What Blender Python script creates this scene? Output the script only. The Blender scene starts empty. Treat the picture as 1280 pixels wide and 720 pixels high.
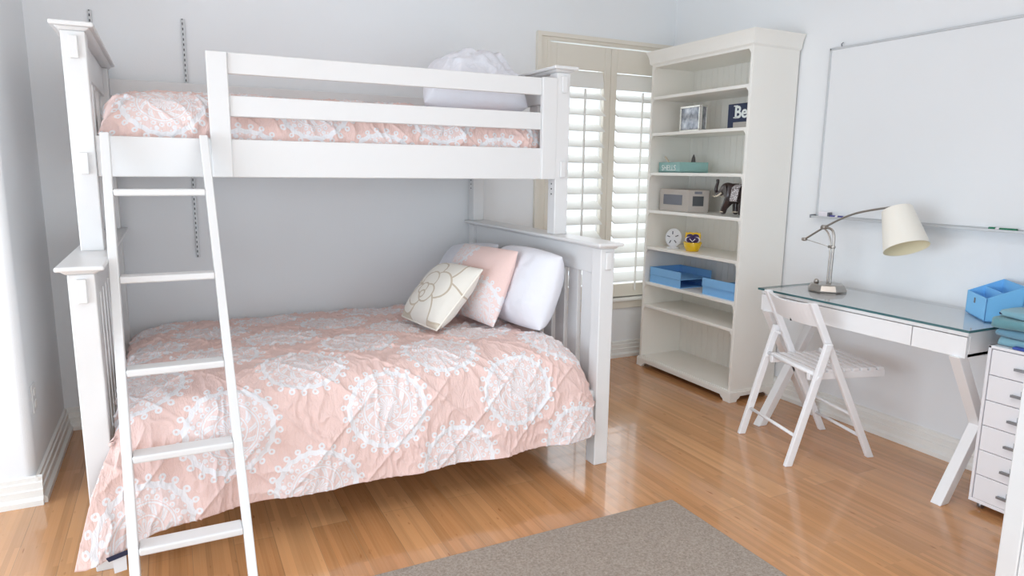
import bpy, bmesh, math, random
import numpy as np
from mathutils import Vector, Matrix, noise
random.seed(7)
C = bpy.context.scene.collection
PI = math.pi
INV = {}

# ------------------------------------------------------------------ helpers
def lin(r, g, b):
    f = lambda c: (c / 255 / 12.92) if c / 255 <= .04045 else ((c / 255 + .055) / 1.055) ** 2.4
    return (f(r), f(g), f(b), 1)

class MB:
    """collects shapes in world coordinates, build() links them as one mesh object"""
    def __init__(s, T=None):
        s.v = []; s.f = []; s.uv = None; s.T = T; s.sm = []
    def add(s, vs, fs, smooth=False):
        o = len(s.v)
        s.v += [Vector(s.T(*p)) if s.T else Vector(p) for p in vs]
        s.f += [[i + o for i in f] for f in fs]; s.sm += [smooth] * len(fs)
    def box(s, x0, x1, y0, y1, z0, z1):
        x0, x1 = sorted((x0, x1)); y0, y1 = sorted((y0, y1)); z0, z1 = sorted((z0, z1))
        s.add([(x0,y0,z0),(x1,y0,z0),(x1,y1,z0),(x0,y1,z0),(x0,y0,z1),(x1,y0,z1),(x1,y1,z1),(x0,y1,z1)],
              [(0,3,2,1),(4,5,6,7),(0,1,5,4),(1,2,6,5),(2,3,7,6),(3,0,4,7)]); return s
    def hexa(s, lo, hi):
        """two quads, low and high, both counter-clockwise seen from above"""
        s.add(list(lo) + list(hi), [(0,3,2,1),(4,5,6,7),(0,1,5,4),(1,2,6,5),(2,3,7,6),(3,0,4,7)]); return s
    def beam(s, p0, p1, w, h, side=(0,1,0)):
        """bar from p0 to p1; w along the side direction, h across both"""
        p0, p1 = Vector(p0), Vector(p1); d = (p1 - p0).normalized(); a = Vector(side)
        a = (a - d * a.dot(d)).normalized(); b = d.cross(a); a *= w / 2; b *= h / 2
        q = [-a - b, a - b, a + b, -a + b]
        s.add([p0 + k for k in q] + [p1 + k for k in q], [(0,3,2,1),(4,5,6,7),(0,1,5,4),(1,2,6,5),(2,3,7,6),(3,0,4,7)]); return s
    def tube(s, pts, r, n=12, caps=True):
        pts = [Vector(p) for p in pts]; m = len(pts); vs = []; fs = []
        rr = r if isinstance(r, (list, tuple)) else [r] * m
        ref = None
        for i, p in enumerate(pts):
            d = (pts[min(i+1,m-1)] - pts[max(i-1,0)]).normalized()
            if ref is None: ref = Vector((0,0,1)) if abs(d.z) < .9 else Vector((1,0,0))
            a = (ref - d * ref.dot(d)).normalized(); b = d.cross(a); ref = a
            for k in range(n):
                t = 2 * PI * k / n; vs.append(p + (a * math.cos(t) + b * math.sin(t)) * rr[i])
        for i in range(m - 1):
            for k in range(n):
                fs.append((i*n+k, i*n+(k+1)%n, (i+1)*n+(k+1)%n, (i+1)*n+k))
        s.add(vs, fs, True)
        if caps:
            o = len(s.v) - len(vs)
            s.f.append([o + k for k in range(n)][::-1]); s.f.append([o + (m-1)*n + k for k in range(n)]); s.sm += [False, False]
        return s
    def lathe(s, prof, c, n=32, M=None):
        vs = []; fs = []; m = len(prof)
        for r, z in prof:
            for k in range(n):
                t = 2 * PI * k / n; p = Vector((r * math.cos(t), r * math.sin(t), z))
                if M: p = M @ p
                vs.append(Vector(c) + p)
        for i in range(m - 1):
            for k in range(n): fs.append((i*n+k, i*n+(k+1)%n, (i+1)*n+(k+1)%n, (i+1)*n+k))
        s.add(vs, fs, True); o = len(s.v) - len(vs)
        if prof[0][0] > 1e-5: s.f.append([o + k for k in range(n)][::-1]); s.sm.append(False)
        if prof[-1][0] > 1e-5: s.f.append([o + (m-1)*n + k for k in range(n)]); s.sm.append(False)
        return s
    def prism(s, poly, fn, d0, d1):
        """polygon (a, b) pushed from d0 to d1; fn(a, b, d) gives the point"""
        n = len(poly)
        s.add([fn(a, b, d0) for a, b in poly] + [fn(a, b, d1) for a, b in poly],
              [list(range(n))[::-1], [n + i for i in range(n)]] + [(i, (i+1)%n, n+(i+1)%n, n+i) for i in range(n)]); return s
    def build(s, name, mat, parent=None, bevel=0, seg=2, smooth=None):
        me = bpy.data.meshes.new(name)
        inv = Matrix()
        if parent is not None:
            inv = INV[parent.name]
        me.from_pydata([inv @ p for p in s.v], [], s.f)
        bm = bmesh.new(); bm.from_mesh(me); bmesh.ops.recalc_face_normals(bm, faces=bm.faces); bm.to_mesh(me); bm.free()
        for p, q in zip(me.polygons, s.sm): p.use_smooth = q if smooth is None else smooth
        o = bpy.data.objects.new(name, me); C.objects.link(o)
        if mat: me.materials.append(mat)
        if parent is not None: o.parent = parent
        INV[o.name] = inv
        if bevel:
            b = o.modifiers.new('bevel', 'BEVEL'); b.width = bevel; b.segments = seg; b.limit_method = 'ANGLE'; b.angle_limit = math.radians(40)
        return o

def tag(o, label, cat, group=None, kind=None):
    o['label'] = label; o['category'] = cat
    if group: o['group'] = group
    if kind: o['kind'] = kind
    return o
def thing(name, label, cat, loc, group=None):
    o = bpy.data.objects.new(name, None); C.objects.link(o); o.location = loc; o.empty_display_size = .05
    INV[o.name] = Matrix.Translation(Vector(loc)).inverted()
    return tag(o, label, cat, group)
def origin(o, loc):
    """set a top-level mesh's origin at its base"""
    o.data.transform(Matrix.Translation(-Vector(loc))); o.location = loc
    return o
def struct(o):
    o['kind'] = 'structure'; return o
def gridmesh(name, P, UV, mat, parent=None, closed_u=False):
    """P (n,m,3) numpy array of points"""
    n, m = P.shape[:2]
    idx = np.arange(n * m).reshape(n, m)
    f = np.stack([idx[:-1,:-1], idx[1:,:-1], idx[1:,1:], idx[:-1,1:]], -1).reshape(-1, 4)
    inv = INV[parent.name] if parent is not None else Matrix()
    me = bpy.data.meshes.new(name)
    me.from_pydata([inv @ Vector(p) for p in P.reshape(-1, 3).tolist()], [], f.tolist())
    if UV is not None:
        ul = me.uv_layers.new(name='UVMap'); uvf = UV.reshape(-1, 2)
        li = np.array([l.vertex_index for l in me.loops]); ul.data.foreach_set('uv', uvf[li].astype(np.float32).ravel())
    me.polygons.foreach_set('use_smooth', [True] * len(me.polygons))
    me.materials.append(mat)
    o = bpy.data.objects.new(name, me); C.objects.link(o)
    if parent is not None: o.parent = parent
    INV[o.name] = inv
    return o

# ------------------------------------------------------------------ node maths
class X:
    def __init__(s, t, k): s.t = t; s.k = k
    def _m(s, op, *a):
        n = s.t.nodes.new('ShaderNodeMath'); n.operation = op
        for i, q in enumerate((s,) + a):
            if isinstance(q, X): s.t.links.new(q.k, n.inputs[i])
            else: n.inputs[i].default_value = q
        return X(s.t, n.outputs[0])
    def __add__(s, o): return s._m('ADD', o)
    def __radd__(s, o): return s._m('ADD', o)
    def __sub__(s, o): return s._m('SUBTRACT', o)
    def __rsub__(s, o): return (s * -1) + o
    def __mul__(s, o): return s._m('MULTIPLY', o)
    def __rmul__(s, o): return s._m('MULTIPLY', o)
    def __truediv__(s, o): return s._m('DIVIDE', o)
    def lt(s, o): return s._m('LESS_THAN', o)
    def gt(s, o): return s._m('GREATER_THAN', o)
    def abs(s): return s._m('ABSOLUTE')
    def sqrt(s): return s._m('SQRT')
    def frac(s): return s._m('FRACT')
    def cos(s): return s._m('COSINE')
    def sin(s): return s._m('SINE')
    def max(s, o): return s._m('MAXIMUM', o)
    def min(s, o): return s._m('MINIMUM', o)
    def atan2(s, o): return s._m('ARCTAN2', o)
    def band(s, a, b): return s.gt(a) * s.lt(b)

def mat(name, col, rough=.5, metal=0, spec=.5, bump=None, coat=0, sheen=0):
    """bump: (scale, strength) of a fine noise"""
    m = bpy.data.materials.new(name); m.use_nodes = True; t = m.node_tree; p = t.nodes['Principled BSDF']
    p.inputs['Base Color'].default_value = col; p.inputs['Roughness'].default_value = rough; p.inputs['Metallic'].default_value = metal
    p.inputs['Specular IOR Level'].default_value = spec; p.inputs['Coat Weight'].default_value = coat
    p.inputs['Sheen Weight'].default_value = sheen
    n = t.nodes.new('ShaderNodeTexNoise'); tc = t.nodes.new('ShaderNodeTexCoord')
    t.links.new(tc.outputs['Object'], n.inputs['Vector'])
    sc, st = bump or (60, .02)
    n.inputs['Scale'].default_value = sc; n.inputs['Detail'].default_value = 3
    b = t.nodes.new('ShaderNodeBump'); b.inputs['Strength'].default_value = st; b.inputs['Distance'].default_value = .01
    t.links.new(n.outputs[0], b.inputs['Height']); t.links.new(b.outputs[0], p.inputs['Normal'])
    m['p'] = p.name
    return m
def P(m): return m.node_tree.nodes['Principled BSDF']
def mixcol(t, fac, a, b):
    n = t.nodes.new('ShaderNodeMix'); n.data_type = 'RGBA'
    if isinstance(fac, X): t.links.new(fac.k, n.inputs[0])
    else: t.links.new(fac, n.inputs[0])
    for i, q in ((6, a), (7, b)):
        if isinstance(q, tuple): n.inputs[i].default_value = q
        else: t.links.new(q, n.inputs[i])
    return n.outputs[2]

WALL = mat('wall_paint', lin(236,238,240), .75, bump=(140, .06), spec=.25)
CEIL = mat('ceiling_paint', lin(245,245,244), .8, bump=(120, .05), spec=.2)
TRIM = mat('trim_paint', lin(238,237,233), .4)
CREAM = mat('cream_paint', lin(230,224,212), .45)
WHITE = mat('white_lacquer', lin(222,222,222), .32)
SHELFW = mat('bookcase_paint', lin(244,242,236), .35)
CHAIRW = mat('chair_paint', lin(244,244,246), .4)
DESKW = mat('desk_paint', lin(243,243,244), .35)
STEEL = mat('brushed_steel', lin(178,172,166), .28, 1, bump=(300, .02))
CHROME = mat('polished_steel', lin(200,200,202), .15, 1)
GREYMETAL = mat('grey_metal', lin(150,152,156), .4, .8)
DARK = mat('dark_slot', lin(45,45,50), .6)
BLACK = mat('black_plastic', lin(25,26,30), .3)
LAMP = mat('lamp_linen', lin(240,236,226), .8, bump=(500, .1))
LAMPIN = mat('lamp_lining', lin(236,226,196), .8)
BLUE = mat('blue_card', lin(128,196,244), .5, spec=.3)
TRAYB = mat('blue_tray_card', lin(132,188,238), .5, spec=.3)
TEAL = mat('teal_paint', lin(142,182,178), .55)
SHELLW = mat('pale_lettering', lin(232,238,235), .6)
NAVY = mat('navy_paint', lin(34,45,75), .5)
YELLOW = mat('yellow_glaze', lin(238,196,28), .25, coat=.4)
PURPLE = mat('purple_petal', lin(62,38,92), .5)
PETALW = mat('white_petal', lin(238,234,240), .5)
WHITECER = mat('white_ceramic', lin(232,234,238), .35)
GREYWOOD = mat('pale_grey_wood', lin(184,176,168), .5)
SCREEN = mat('grey_screen', lin(98,100,110), .25)
PILLOW = mat('white_cotton', lin(228,229,236), .9, spec=.2, bump=(16, .45), sheen=.1)
MATT = mat('mattress_ticking', lin(225,222,218), .9)
GREEN = mat('green_marker', lin(18,122,88), .4)
PURP = mat('blue_marker', lin(70,70,150), .4)
LABEL = mat('white_label', lin(225,228,232), .7)
TOWEL = [mat('blue_terry', lin(118,164,188), .95, spec=.1, bump=(400, .5), sheen=.4),
         mat('teal_terry', lin(112,162,172), .95, spec=.1, bump=(400, .5), sheen=.4),
         mat('pale_terry', lin(140,188,204), .95, spec=.1, bump=(400, .5), sheen=.4)]
NAVYT = mat('navy_trim', lin(40,50,86), .9, spec=.1)
ROYAL = mat('royal_blue', lin(58,84,170), .6)
ELE = mat('dark_carved_wood', lin(52,38,38), .32, bump=(60, .3), coat=.3)
TUSK = mat('ivory_paint', lin(235,222,200), .4)
def elephant_cloth():
    m = mat('painted_cloth', lin(60,42,40), .5); t = m.node_tree
    v = t.nodes.new('ShaderNodeTexVoronoi'); v.feature = 'DISTANCE_TO_EDGE'; v.inputs['Scale'].default_value = 90
    tc = t.nodes.new('ShaderNodeTexCoord'); t.links.new(tc.outputs['Object'], v.inputs['Vector'])
    t.links.new(mixcol(t, X(t, v.outputs['Distance']).gt(.07), lin(70,44,40), lin(214,210,212)), P(m).inputs['Base Color'])
    return m
ELECLOTH = elephant_cloth()

def glass(name, tint, refl):
    m = bpy.data.materials.new(name); m.use_nodes = True; t = m.node_tree; t.nodes.clear()
    out = t.nodes.new('ShaderNodeOutputMaterial'); mx = t.nodes.new('ShaderNodeMixShader')
    tr = t.nodes.new('ShaderNodeBsdfTransparent'); tr.inputs[0].default_value = tint
    gl = t.nodes.new('ShaderNodeBsdfGlossy'); gl.inputs['Roughness'].default_value = .02
    ge = t.nodes.new('ShaderNodeNewGeometry'); dt = t.nodes.new('ShaderNodeVectorMath'); dt.operation = 'DOT_PRODUCT'
    t.links.new(ge.outputs['Normal'], dt.inputs[0]); t.links.new(ge.outputs['Incoming'], dt.inputs[1])
    f0 = ((refl - 1) / (refl + 1)) ** 2
    fr = (1 - X(t, dt.outputs['Value']).abs())._m('POWER', 5.0) * (1 - f0) + f0      # Schlick, the same from both sides
    t.links.new(fr.k, mx.inputs[0]); t.links.new(tr.outputs[0], mx.inputs[1]); t.links.new(gl.outputs[0], mx.inputs[2])
    t.links.new(mx.outputs[0], out.inputs[0]); return m
PANE = glass('window_glass', (.97,.98,.98,1), 1.3)
DESKGLASS = glass('desk_glass', (.99,.998,1,1), 1.45)
GLASSEDGE = mat('glass_edge', lin(70,112,116), .1)

def floor_mat():
    m = mat('bamboo_floor', lin(205,152,98), .22, spec=.6, coat=.35); t = m.node_tree; p = P(m)
    tc = t.nodes.new('ShaderNodeTexCoord'); sp = t.nodes.new('ShaderNodeSeparateXYZ'); t.links.new(tc.outputs['Object'], sp.inputs[0])
    cb = t.nodes.new('ShaderNodeCombineXYZ'); t.links.new(sp.outputs[1], cb.inputs[0]); t.links.new(sp.outputs[0], cb.inputs[1])
    def brick(w, h, mortar, a, b, off):
        n = t.nodes.new('ShaderNodeTexBrick'); t.links.new(cb.outputs[0], n.inputs['Vector'])
        n.inputs['Scale'].default_value = 1; n.inputs['Brick Width'].default_value = w; n.inputs['Row Height'].default_value = h
        n.inputs['Mortar Size'].default_value = mortar; n.inputs['Mortar Smooth'].default_value = .3; n.inputs['Bias'].default_value = 0
        n.inputs['Color1'].default_value = a; n.inputs['Color2'].default_value = b; n.inputs['Mortar'].default_value = (.34,.20,.10,1)
        n.offset = off; n.offset_frequency = 2; return n
    b1 = brick(1.55, .138, .0011, lin(211,158,110), lin(185,131,85), .37)
    b2 = brick(.62, .0197, 0, (1.12,1.10,1.07,1), (.80,.78,.74,1), .31)
    mul = t.nodes.new('ShaderNodeMix'); mul.data_type = 'RGBA'; mul.blend_type = 'MULTIPLY'; mul.inputs[0].default_value = .85
    t.links.new(b1.outputs[0], mul.inputs[6]); t.links.new(b2.outputs[0], mul.inputs[7])
    # knuckles and fine grain of the bamboo
    mp = t.nodes.new('ShaderNodeMapping'); mp.inputs['Scale'].default_value = (52, 13, 1); t.links.new(tc.outputs['Object'], mp.inputs['Vector'])
    nz = t.nodes.new('ShaderNodeTexNoise'); nz.inputs['Scale'].default_value = 1; nz.inputs['Detail'].default_value = 1; t.links.new(mp.outputs[0], nz.inputs['Vector'])
    rp = t.nodes.new('ShaderNodeValToRGB'); rp.color_ramp.elements[0].position = .70; rp.color_ramp.elements[1].position = .80
    t.links.new(nz.outputs[0], rp.inputs[0])
    c1 = mixcol(t, X(t, rp.outputs[0]) * .75, mul.outputs[2], lin(140,82,40))
    mp2 = t.nodes.new('ShaderNodeMapping'); mp2.inputs['Scale'].default_value = (160, 3, 1); t.links.new(tc.outputs['Object'], mp2.inputs['Vector'])
    n2 = t.nodes.new('ShaderNodeTexNoise'); n2.inputs['Scale'].default_value = 1; n2.inputs['Detail'].default_value = 4; t.links.new(mp2.outputs[0], n2.inputs['Vector'])
    c2 = mixcol(t, (X(t, n2.outputs[0]) - .35) * .7, c1, lin(214,168,122))
    t.links.new(c2, p.inputs['Base Color'])
    r = X(t, n2.outputs[0]) * .08 + .12
    t.links.new(r.k, p.inputs['Roughness'])
    bp = [n for n in t.nodes if n.type == 'BUMP'][0]; bp.inputs['Strength'].default_value = .12; bp.inputs['Distance'].default_value = .002
    for l in list(bp.inputs['Height'].links): t.links.remove(l)
    t.links.new(b1.outputs['Fac'], bp.inputs['Height']); bp.invert = True
    return m
FLOOR = floor_mat()

def rug_mat():
    m = mat('taupe_wool', lin(166,152,141), .95, spec=.1); t = m.node_tree
    tc = t.nodes.new('ShaderNodeTexCoord')
    n = t.nodes.new('ShaderNodeTexNoise'); n.inputs['Scale'].default_value = 130; n.inputs['Detail'].default_value = 4; n.inputs['Roughness'].default_value = .8
    t.links.new(tc.outputs['Object'], n.inputs['Vector'])
    c = mixcol(t, (X(t, n.outputs[0]) - .25) * 1.8, lin(122,108,98), lin(198,186,174))
    t.links.new(c, P(m).inputs['Base Color'])
    b = [q for q in t.nodes if q.type == 'BUMP'][0]; b.inputs['Strength'].default_value = .7; b.inputs['Distance'].default_value = .006
    t.links.new(n.outputs[0], b.inputs['Height'])
    return m
RUG = rug_mat()

def medallion(t, u, v, pu, pv, R):
    """white printed medallions on a staggered lattice; u, v in metres along the cloth"""
    a = (u / pu).frac() - .5; b = (v / pv).frac() - .5
    a2 = (u / pu + .5).frac() - .5; b2 = (v / pv + .5).frac() - .5
    ax, by, ax2, by2 = a * pu, b * pv, a2 * pu, b2 * pv
    r1 = (ax * ax + by * by).sqrt(); r2 = (ax2 * ax2 + by2 * by2).sqrt()
    s = r1.lt(r2)
    x = ax2 + s * (ax - ax2); y = by2 + s * (by - by2)
    r = r1.min(r2) / R; th = y.atan2(x)
    def ringlets(n, rc, rad, w):
        k = (th * (n / (2 * PI)) + 20).frac() - .5
        d = ((k * r * (2 * PI / n)) * (k * r * (2 * PI / n)) + (r - rc) * (r - rc)).sqrt()
        return d, (d - rad).abs().lt(w)
    _, curls = ringlets(24, .93, .044, .02)
    stem = ringlets(24, .868, .0, .028)[1]
    wave = (th * 24).cos() * .012
    solid = (r + wave).band(.75, .860)
    loops = ringlets(24, .60, .036, .014)[1]
    bud = ringlets(12, .69, 0, .048)[1]; bud2 = ringlets(24, .735, 0, .02)[1]
    l0 = r.band(.545, .558); l1 = r.band(.49, .525); l2 = r.band(.285, .31)
    leaf = ((th * 11 + r * 20).sin()).gt(-.05) * r.band(.325, .475)
    leafcut = ((th * 22 + r * 40).sin().abs()).gt(.25)
    petal = r.lt((th * 6).cos().abs() * .10 + .165) * r.gt(.05)
    pcut = ((th * 6).cos().abs()).gt(.25) * ((th * 6).sin().abs().gt(.34).max(r.gt(.20)))
    m = curls.max(stem).max(solid).max(loops).max(bud).max(bud2).max(l0).max(l1).max(l2).max(leaf * leafcut).max(petal * pcut).max(r.lt(.032))
    fill = r.lt(.77) * .26
    return m.max(fill)

def quilt_mat(name, pu, pv, R, base, ou=0, ov=0, wr=.35, su=1):
    m = mat(name, base, .9, spec=.15, sheen=.15); t = m.node_tree
    uv = t.nodes.new('ShaderNodeUVMap'); sp = t.nodes.new('ShaderNodeSeparateXYZ'); t.links.new(uv.outputs[0], sp.inputs[0])
    nz = t.nodes.new('ShaderNodeTexNoise'); nz.inputs['Scale'].default_value = 9; nz.inputs['Detail'].default_value = 2; t.links.new(uv.outputs[0], nz.inputs['Vector'])
    w = (X(t, nz.outputs[0]) - .5) * .02
    mk = medallion(t, X(t, sp.outputs[0]) * su + ou + w, X(t, sp.outputs[1]) + ov + w, pu, pv, R)
    t.links.new(mixcol(t, mk, base, lin(230,229,232)), P(m).inputs['Base Color'])
    n = [q for q in t.nodes if q.type == 'TEX_NOISE' and q is not nz][0]; mp = t.nodes.new('ShaderNodeMapping'); mp.inputs['Scale'].default_value = (2.2, .8, 1); t.links.new(uv.outputs[0], mp.inputs['Vector']); t.links.new(mp.outputs[0], n.inputs['Vector'])
    n.inputs['Scale'].default_value = 22; n.inputs['Detail'].default_value = 4; n.inputs['Distortion'].default_value = 1.6
    b = [q for q in t.nodes if q.type == 'BUMP'][0]; b.inputs['Strength'].default_value = wr; b.inputs['Distance'].default_value = .02
    return m
PINK = lin(229,200,193)

def cushion_mat():
    m = mat('cream_flower_print', lin(196,186,168), .9, spec=.15, sheen=.1, bump=(60, .1)); t = m.node_tree
    uv = t.nodes.new('ShaderNodeUVMap'); sp = t.nodes.new('ShaderNodeSeparateXYZ'); t.links.new(uv.outputs[0], sp.inputs[0])
    u = (X(t, sp.outputs[0]) - .04) * 1.12; v = (X(t, sp.outputs[1]) - .03) * 1.16
    col = lin(205,196,180)
    for cx, cy, r in ((.98,.80,.36),(.16,.96,.42),(.58,.90,.34),(.90,.34,.34),(.12,.56,.30),(.36,.76,.27),(.70,.56,.26),(.58,.14,.30),(.22,.26,.27),(.46,.60,.19),(.36,.32,.20),(.58,.38,.17),(.44,.44,.115),(.50,.34,.075)):
        d = ((u - cx) * (u - cx) + (v - cy) * (v - cy)).sqrt()
        col = mixcol(t, d.lt(r), col, lin(196,184,166))
        col = mixcol(t, d.lt(r - .026), col, lin(230,227,219))
    t.links.new(col, P(m).inputs['Base Color'])
    return m
CUSH = cushion_mat()
SHAM = quilt_mat('pink_sham_print', 1.74, 1.6, .42, lin(234,206,200), -.29, .65, .15, 1.45)

# ------------------------------------------------------------------ the room
LX = -3.86; BAYX = -6.0; CZ = 2.75; FY = -5.0
o = struct(MB().box(BAYX-.2, .15, FY-.15, .15, -.12, 0).build('floor', FLOOR))
o = struct(MB().box(BAYX-.2, .15, FY-.15, .15, CZ, CZ+.1).build('ceiling', CEIL))
WX0, WX1, WZ0, WZ1 = -1.03, -.06, .449, 2.195
b = MB(); b.box(LX-.6, WX0, 0, .14, 0, CZ); b.box(WX1, .15, 0, .14, 0, CZ); b.box(WX0, WX1, 0, .14, 0, WZ0); b.box(WX0, WX1, 0, .14, WZ1, CZ)
struct(b.build('wall_back', WALL))
struct(MB().box(0, .15, FY, 0, 0, CZ).build('wall_right', WALL))
# left wall stub with a bull-nosed corner into the window bay
r = .035; pts = [(BAYX-.2, 0), (BAYX-.2, -.87), (LX-r, -.87)]
for i in range(1, 9):
    a = -PI/2 + PI/2*i/8; pts.append((LX-r+r*math.cos(a), -.87+r+r*math.sin(a)))
pts.append((LX, 0))
b = MB(); b.prism(pts, lambda a, c, d: (a, c, d), 0, CZ); struct(b.build('wall_left', WALL))
BY0, BY1, BZ0, BZ1 = -4.8, -1.1, .2, 1.85
b = MB(); b.box(BAYX-.15, BAYX, FY, BY0, 0, CZ); b.box(BAYX-.15, BAYX, BY1, -.87, 0, CZ); b.box(BAYX-.15, BAYX, BY0, BY1, 0, BZ0); b.box(BAYX-.15, BAYX, BY0, BY1, BZ1, CZ)
struct(b.build('wall_bay', WALL))
FX0, FX1, FZ0, FZ1 = -3.9, -1.0, .2, 1.9
b = MB(); b.box(BAYX-.15, FX0, FY-.15, FY, 0, CZ); b.box(FX1, .15, FY-.15, FY, 0, CZ); b.box(FX0, FX1, FY-.15, FY, 0, FZ0); b.box(FX0, FX1, FY-.15, FY, FZ1, CZ)
struct(b.build('wall_front', WALL))
# closet return at the right with a white door casing at its corner
struct(MB().box(-.96, 0, FY, -2.99, 0, CZ).build('wall_closet', WALL))
b = MB(); b.box(-1.053, -.95, -3.028, -2.972, 0, 2.2); b.box(-1.047, -.95, -3.036, -3.0285, 0, 2.2)
struct(b.build('trim_1', WHITE, bevel=.005))
# stepped baseboards
def bbprof(): return [(0,0),(.034,0),(.034,.022),(.022,.034),(.022,.062),(.016,.066),(.016,.092),(.010,.096),(.010,.113),(0,.118)]
def baseboard(name, p0, p1, nrm):
    b = MB(); p0, p1, n = Vector(p0), Vector(p1), Vector(nrm)
    b.prism(bbprof(), lambda a, c, d: (p0 + (p1 - p0) * d + n * a + Vector((0,0,c))), 0, 1)
    struct(b.build(name, TRIM))
baseboard('baseboard_back', (LX,0,0), (0,0,0), (0,-1,0))
baseboard('baseboard_right', (0,0,0), (0,-2.97,0), (-1,0,0))
baseboard('baseboard_left', (LX,-.87-.012,0), (LX,0,0), (1,0,0))
baseboard('baseboard_bay', (BAYX,-.87,0), (LX+.022,-.87,0), (0,-1,0))

# the back window: casing, sill, apron, pane
b = MB()
cw = .095
b.box(WX0-cw, WX0, -.018, 0, WZ0, WZ1); b.box(WX1, WX1+.06, -.018, 0, WZ0, WZ1); b.box(WX0-cw, WX1+.06, -.018, 0, WZ1, WZ1+.045)
b.box(WX0-cw-.003, WX0-cw+.028, -.031, -.0175, WZ0, WZ1+.02); b.box(WX0-.022, WX0-.001, -.025, -.0175, WZ0, WZ1-.001); b.box(WX0-cw-.003, WX1+.061, -.0315, -.0175, WZ1+.02, WZ1+.046)
w1 = struct(b.build('window_1', CREAM))
b = MB().box(WX0-cw-.02, WX1+.06, -.05, .05, WZ0-.022, WZ0); b.build('sill', TRIM, w1, bevel=.006)
b = MB().box(WX0-cw, WX1+.06, -.02, 0, WZ0-.08, WZ0-.022); b.build('apron', CREAM, w1, bevel=.003)
b = MB().box(WX0, WX1, .09, .096, WZ0, WZ1); b.build('pane', PANE, w1)
b = MB()
for a in (WX0, (WX0+WX1)/2-.02, WX1-.04): b.box(a, a+.04, .08, .12, WZ0, WZ1)
b.box(WX0, WX1, .08, .12, WZ0, WZ0+.04); b.box(WX0, WX1, .08, .12, WZ1-.04, WZ1)
b.build('sash', WHITE, w1)
def shutter(x0, x1, rodx, label):
    t = thing('window_shutter', label, 'shutter', (x0, 0, WZ0), 'plantation shutters of the back window')
    st = .05; z0, zt = WZ0+.008, 2.183; zb, zr = .55, 2.028
    for a in (x0, x1-st): MB().box(a, a+st, -.015, .015, z0, zt).build('stile', CREAM, t, bevel=.003)
    MB().box(x0+st, x1-st, -.015, .015, zr, zt).build('rail', CREAM, t, bevel=.003)
    MB().box(x0+st, x1-st, -.015, .015, z0, zb).build('rail', CREAM, t, bevel=.003)
    n = 13; pitch = (1.968 - .60) / n; L = .057
    for i in range(n + 1):
        zc = 1.968 - i * pitch; ang = math.radians(80 if i == 0 else 31)
        prof = [(L*math.cos(q), .0055*math.sin(q)) for q in [2*PI*k/16 for k in range(16)]]
        ca, sa = math.cos(ang), math.sin(ang)
        b = MB(); b.prism(prof, lambda a, c, d: (d, a*ca - c*sa, zc + a*sa + c*ca), x0+st+.002, x1-st-.002)
        b.build('louver', TRIM, t, smooth=True).modifiers.new('e', 'EDGE_SPLIT').split_angle = .9
    ya = -L*math.cos(math.radians(31)) - .006
    MB().box(rodx-.006, rodx+.006, ya-.006, ya+.006, .505, 1.90).build('tilt_rod', TRIM, t, bevel=.002)
    return t
shutter(WX0+.003, -.547, -.774, 'cream louvered window shutter panel behind the bunk bed post')
shutter(-.545, WX1-.003, -.30, 'cream louvered window shutter panel next to the bookcase')
# the bay window, and a front window added for fill light (outside the frame)
def plain_window(name, pts, axis):
    a0, a1, z0, z1, pos = pts
    b = MB()
    bx = (lambda p, q, r0, r1, s0, s1: b.box(s0, s1, p, q, r0, r1)) if axis == 'x' else (lambda p, q, r0, r1, s0, s1: b.box(p, q, s0, s1, r0, r1))
    for p in (a0, (a0+a1)/2-.025, a1-.05): bx(p, p+.05, z0, z1, pos-.03, pos+.03)
    bx(a0, a1, z0, z0+.05, pos-.03, pos+.03); bx(a0, a1, z1-.05, z1, pos-.03, pos+.03)
    w = struct(b.build(name, WHITE))
    b = MB(); bx(a0, a1, z0, z1, pos-.003, pos+.003); b.build('pane', PANE, w)
plain_window('window_2', (BY0, BY1, BZ0, BZ1, BAYX-.08), 'x')
plain_window('fill_window', (FX0, FX1, FZ0, FZ1, FY-.08), 'y')

# wall fittings
t = thing('wall_outlet', 'white wall outlet plate low on the left wall', 'outlet', (LX, -.75, .41))
MB().box(LX, LX+.006, -.79, -.715, .352, .468).build('plate', WHITE, t, bevel=.003)
for z in (.385, .435): MB().box(LX+.005, LX+.009, -.77, -.735, z-.014, z+.014).build('socket', TRIM, t, bevel=.002)
def std_mat():
    m = mat('slotted_track_metal', lin(196,198,200), .45, .3); tt = m.node_tree
    tc = tt.nodes.new('ShaderNodeTexCoord'); sp = tt.nodes.new('ShaderNodeSeparateXYZ'); tt.links.new(tc.outputs['Object'], sp.inputs[0])
    k = (X(tt, sp.outputs[2]) / .0254).frac().lt(.5); q = (X(tt, sp.outputs[0]) + .002).abs().lt(.0026)
    tt.links.new(mixcol(tt, k * q, lin(196,198,200), lin(50,52,56)), P(m).inputs['Base Color']); return m
STD = std_mat()
for x, lab in ((-3.59, 'grey slotted shelf track on the back wall by the bed corner post'), (-3.183, 'grey slotted shelf track on the back wall behind the ladder')):
    b = MB().box(x-.009, x+.009, -.014, 0, .875, 2.1); o = b.build('shelf_track', STD, bevel=.002); origin(o, (x, 0, .875)); tag(o, lab, 'shelf track', 'shelf tracks')
for x, z in ((-2.557, 2.13), (-2.80, 1.70)):
    pass

# rug
b = MB().box(-3.05, -1.505, -4.2, -1.97, .001, .013); o = b.build('rug', RUG, bevel=.005); origin(o, (-2.28, -3.1, .001)); tag(o, 'taupe woven rug lying on the bamboo floor', 'rug')

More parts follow.
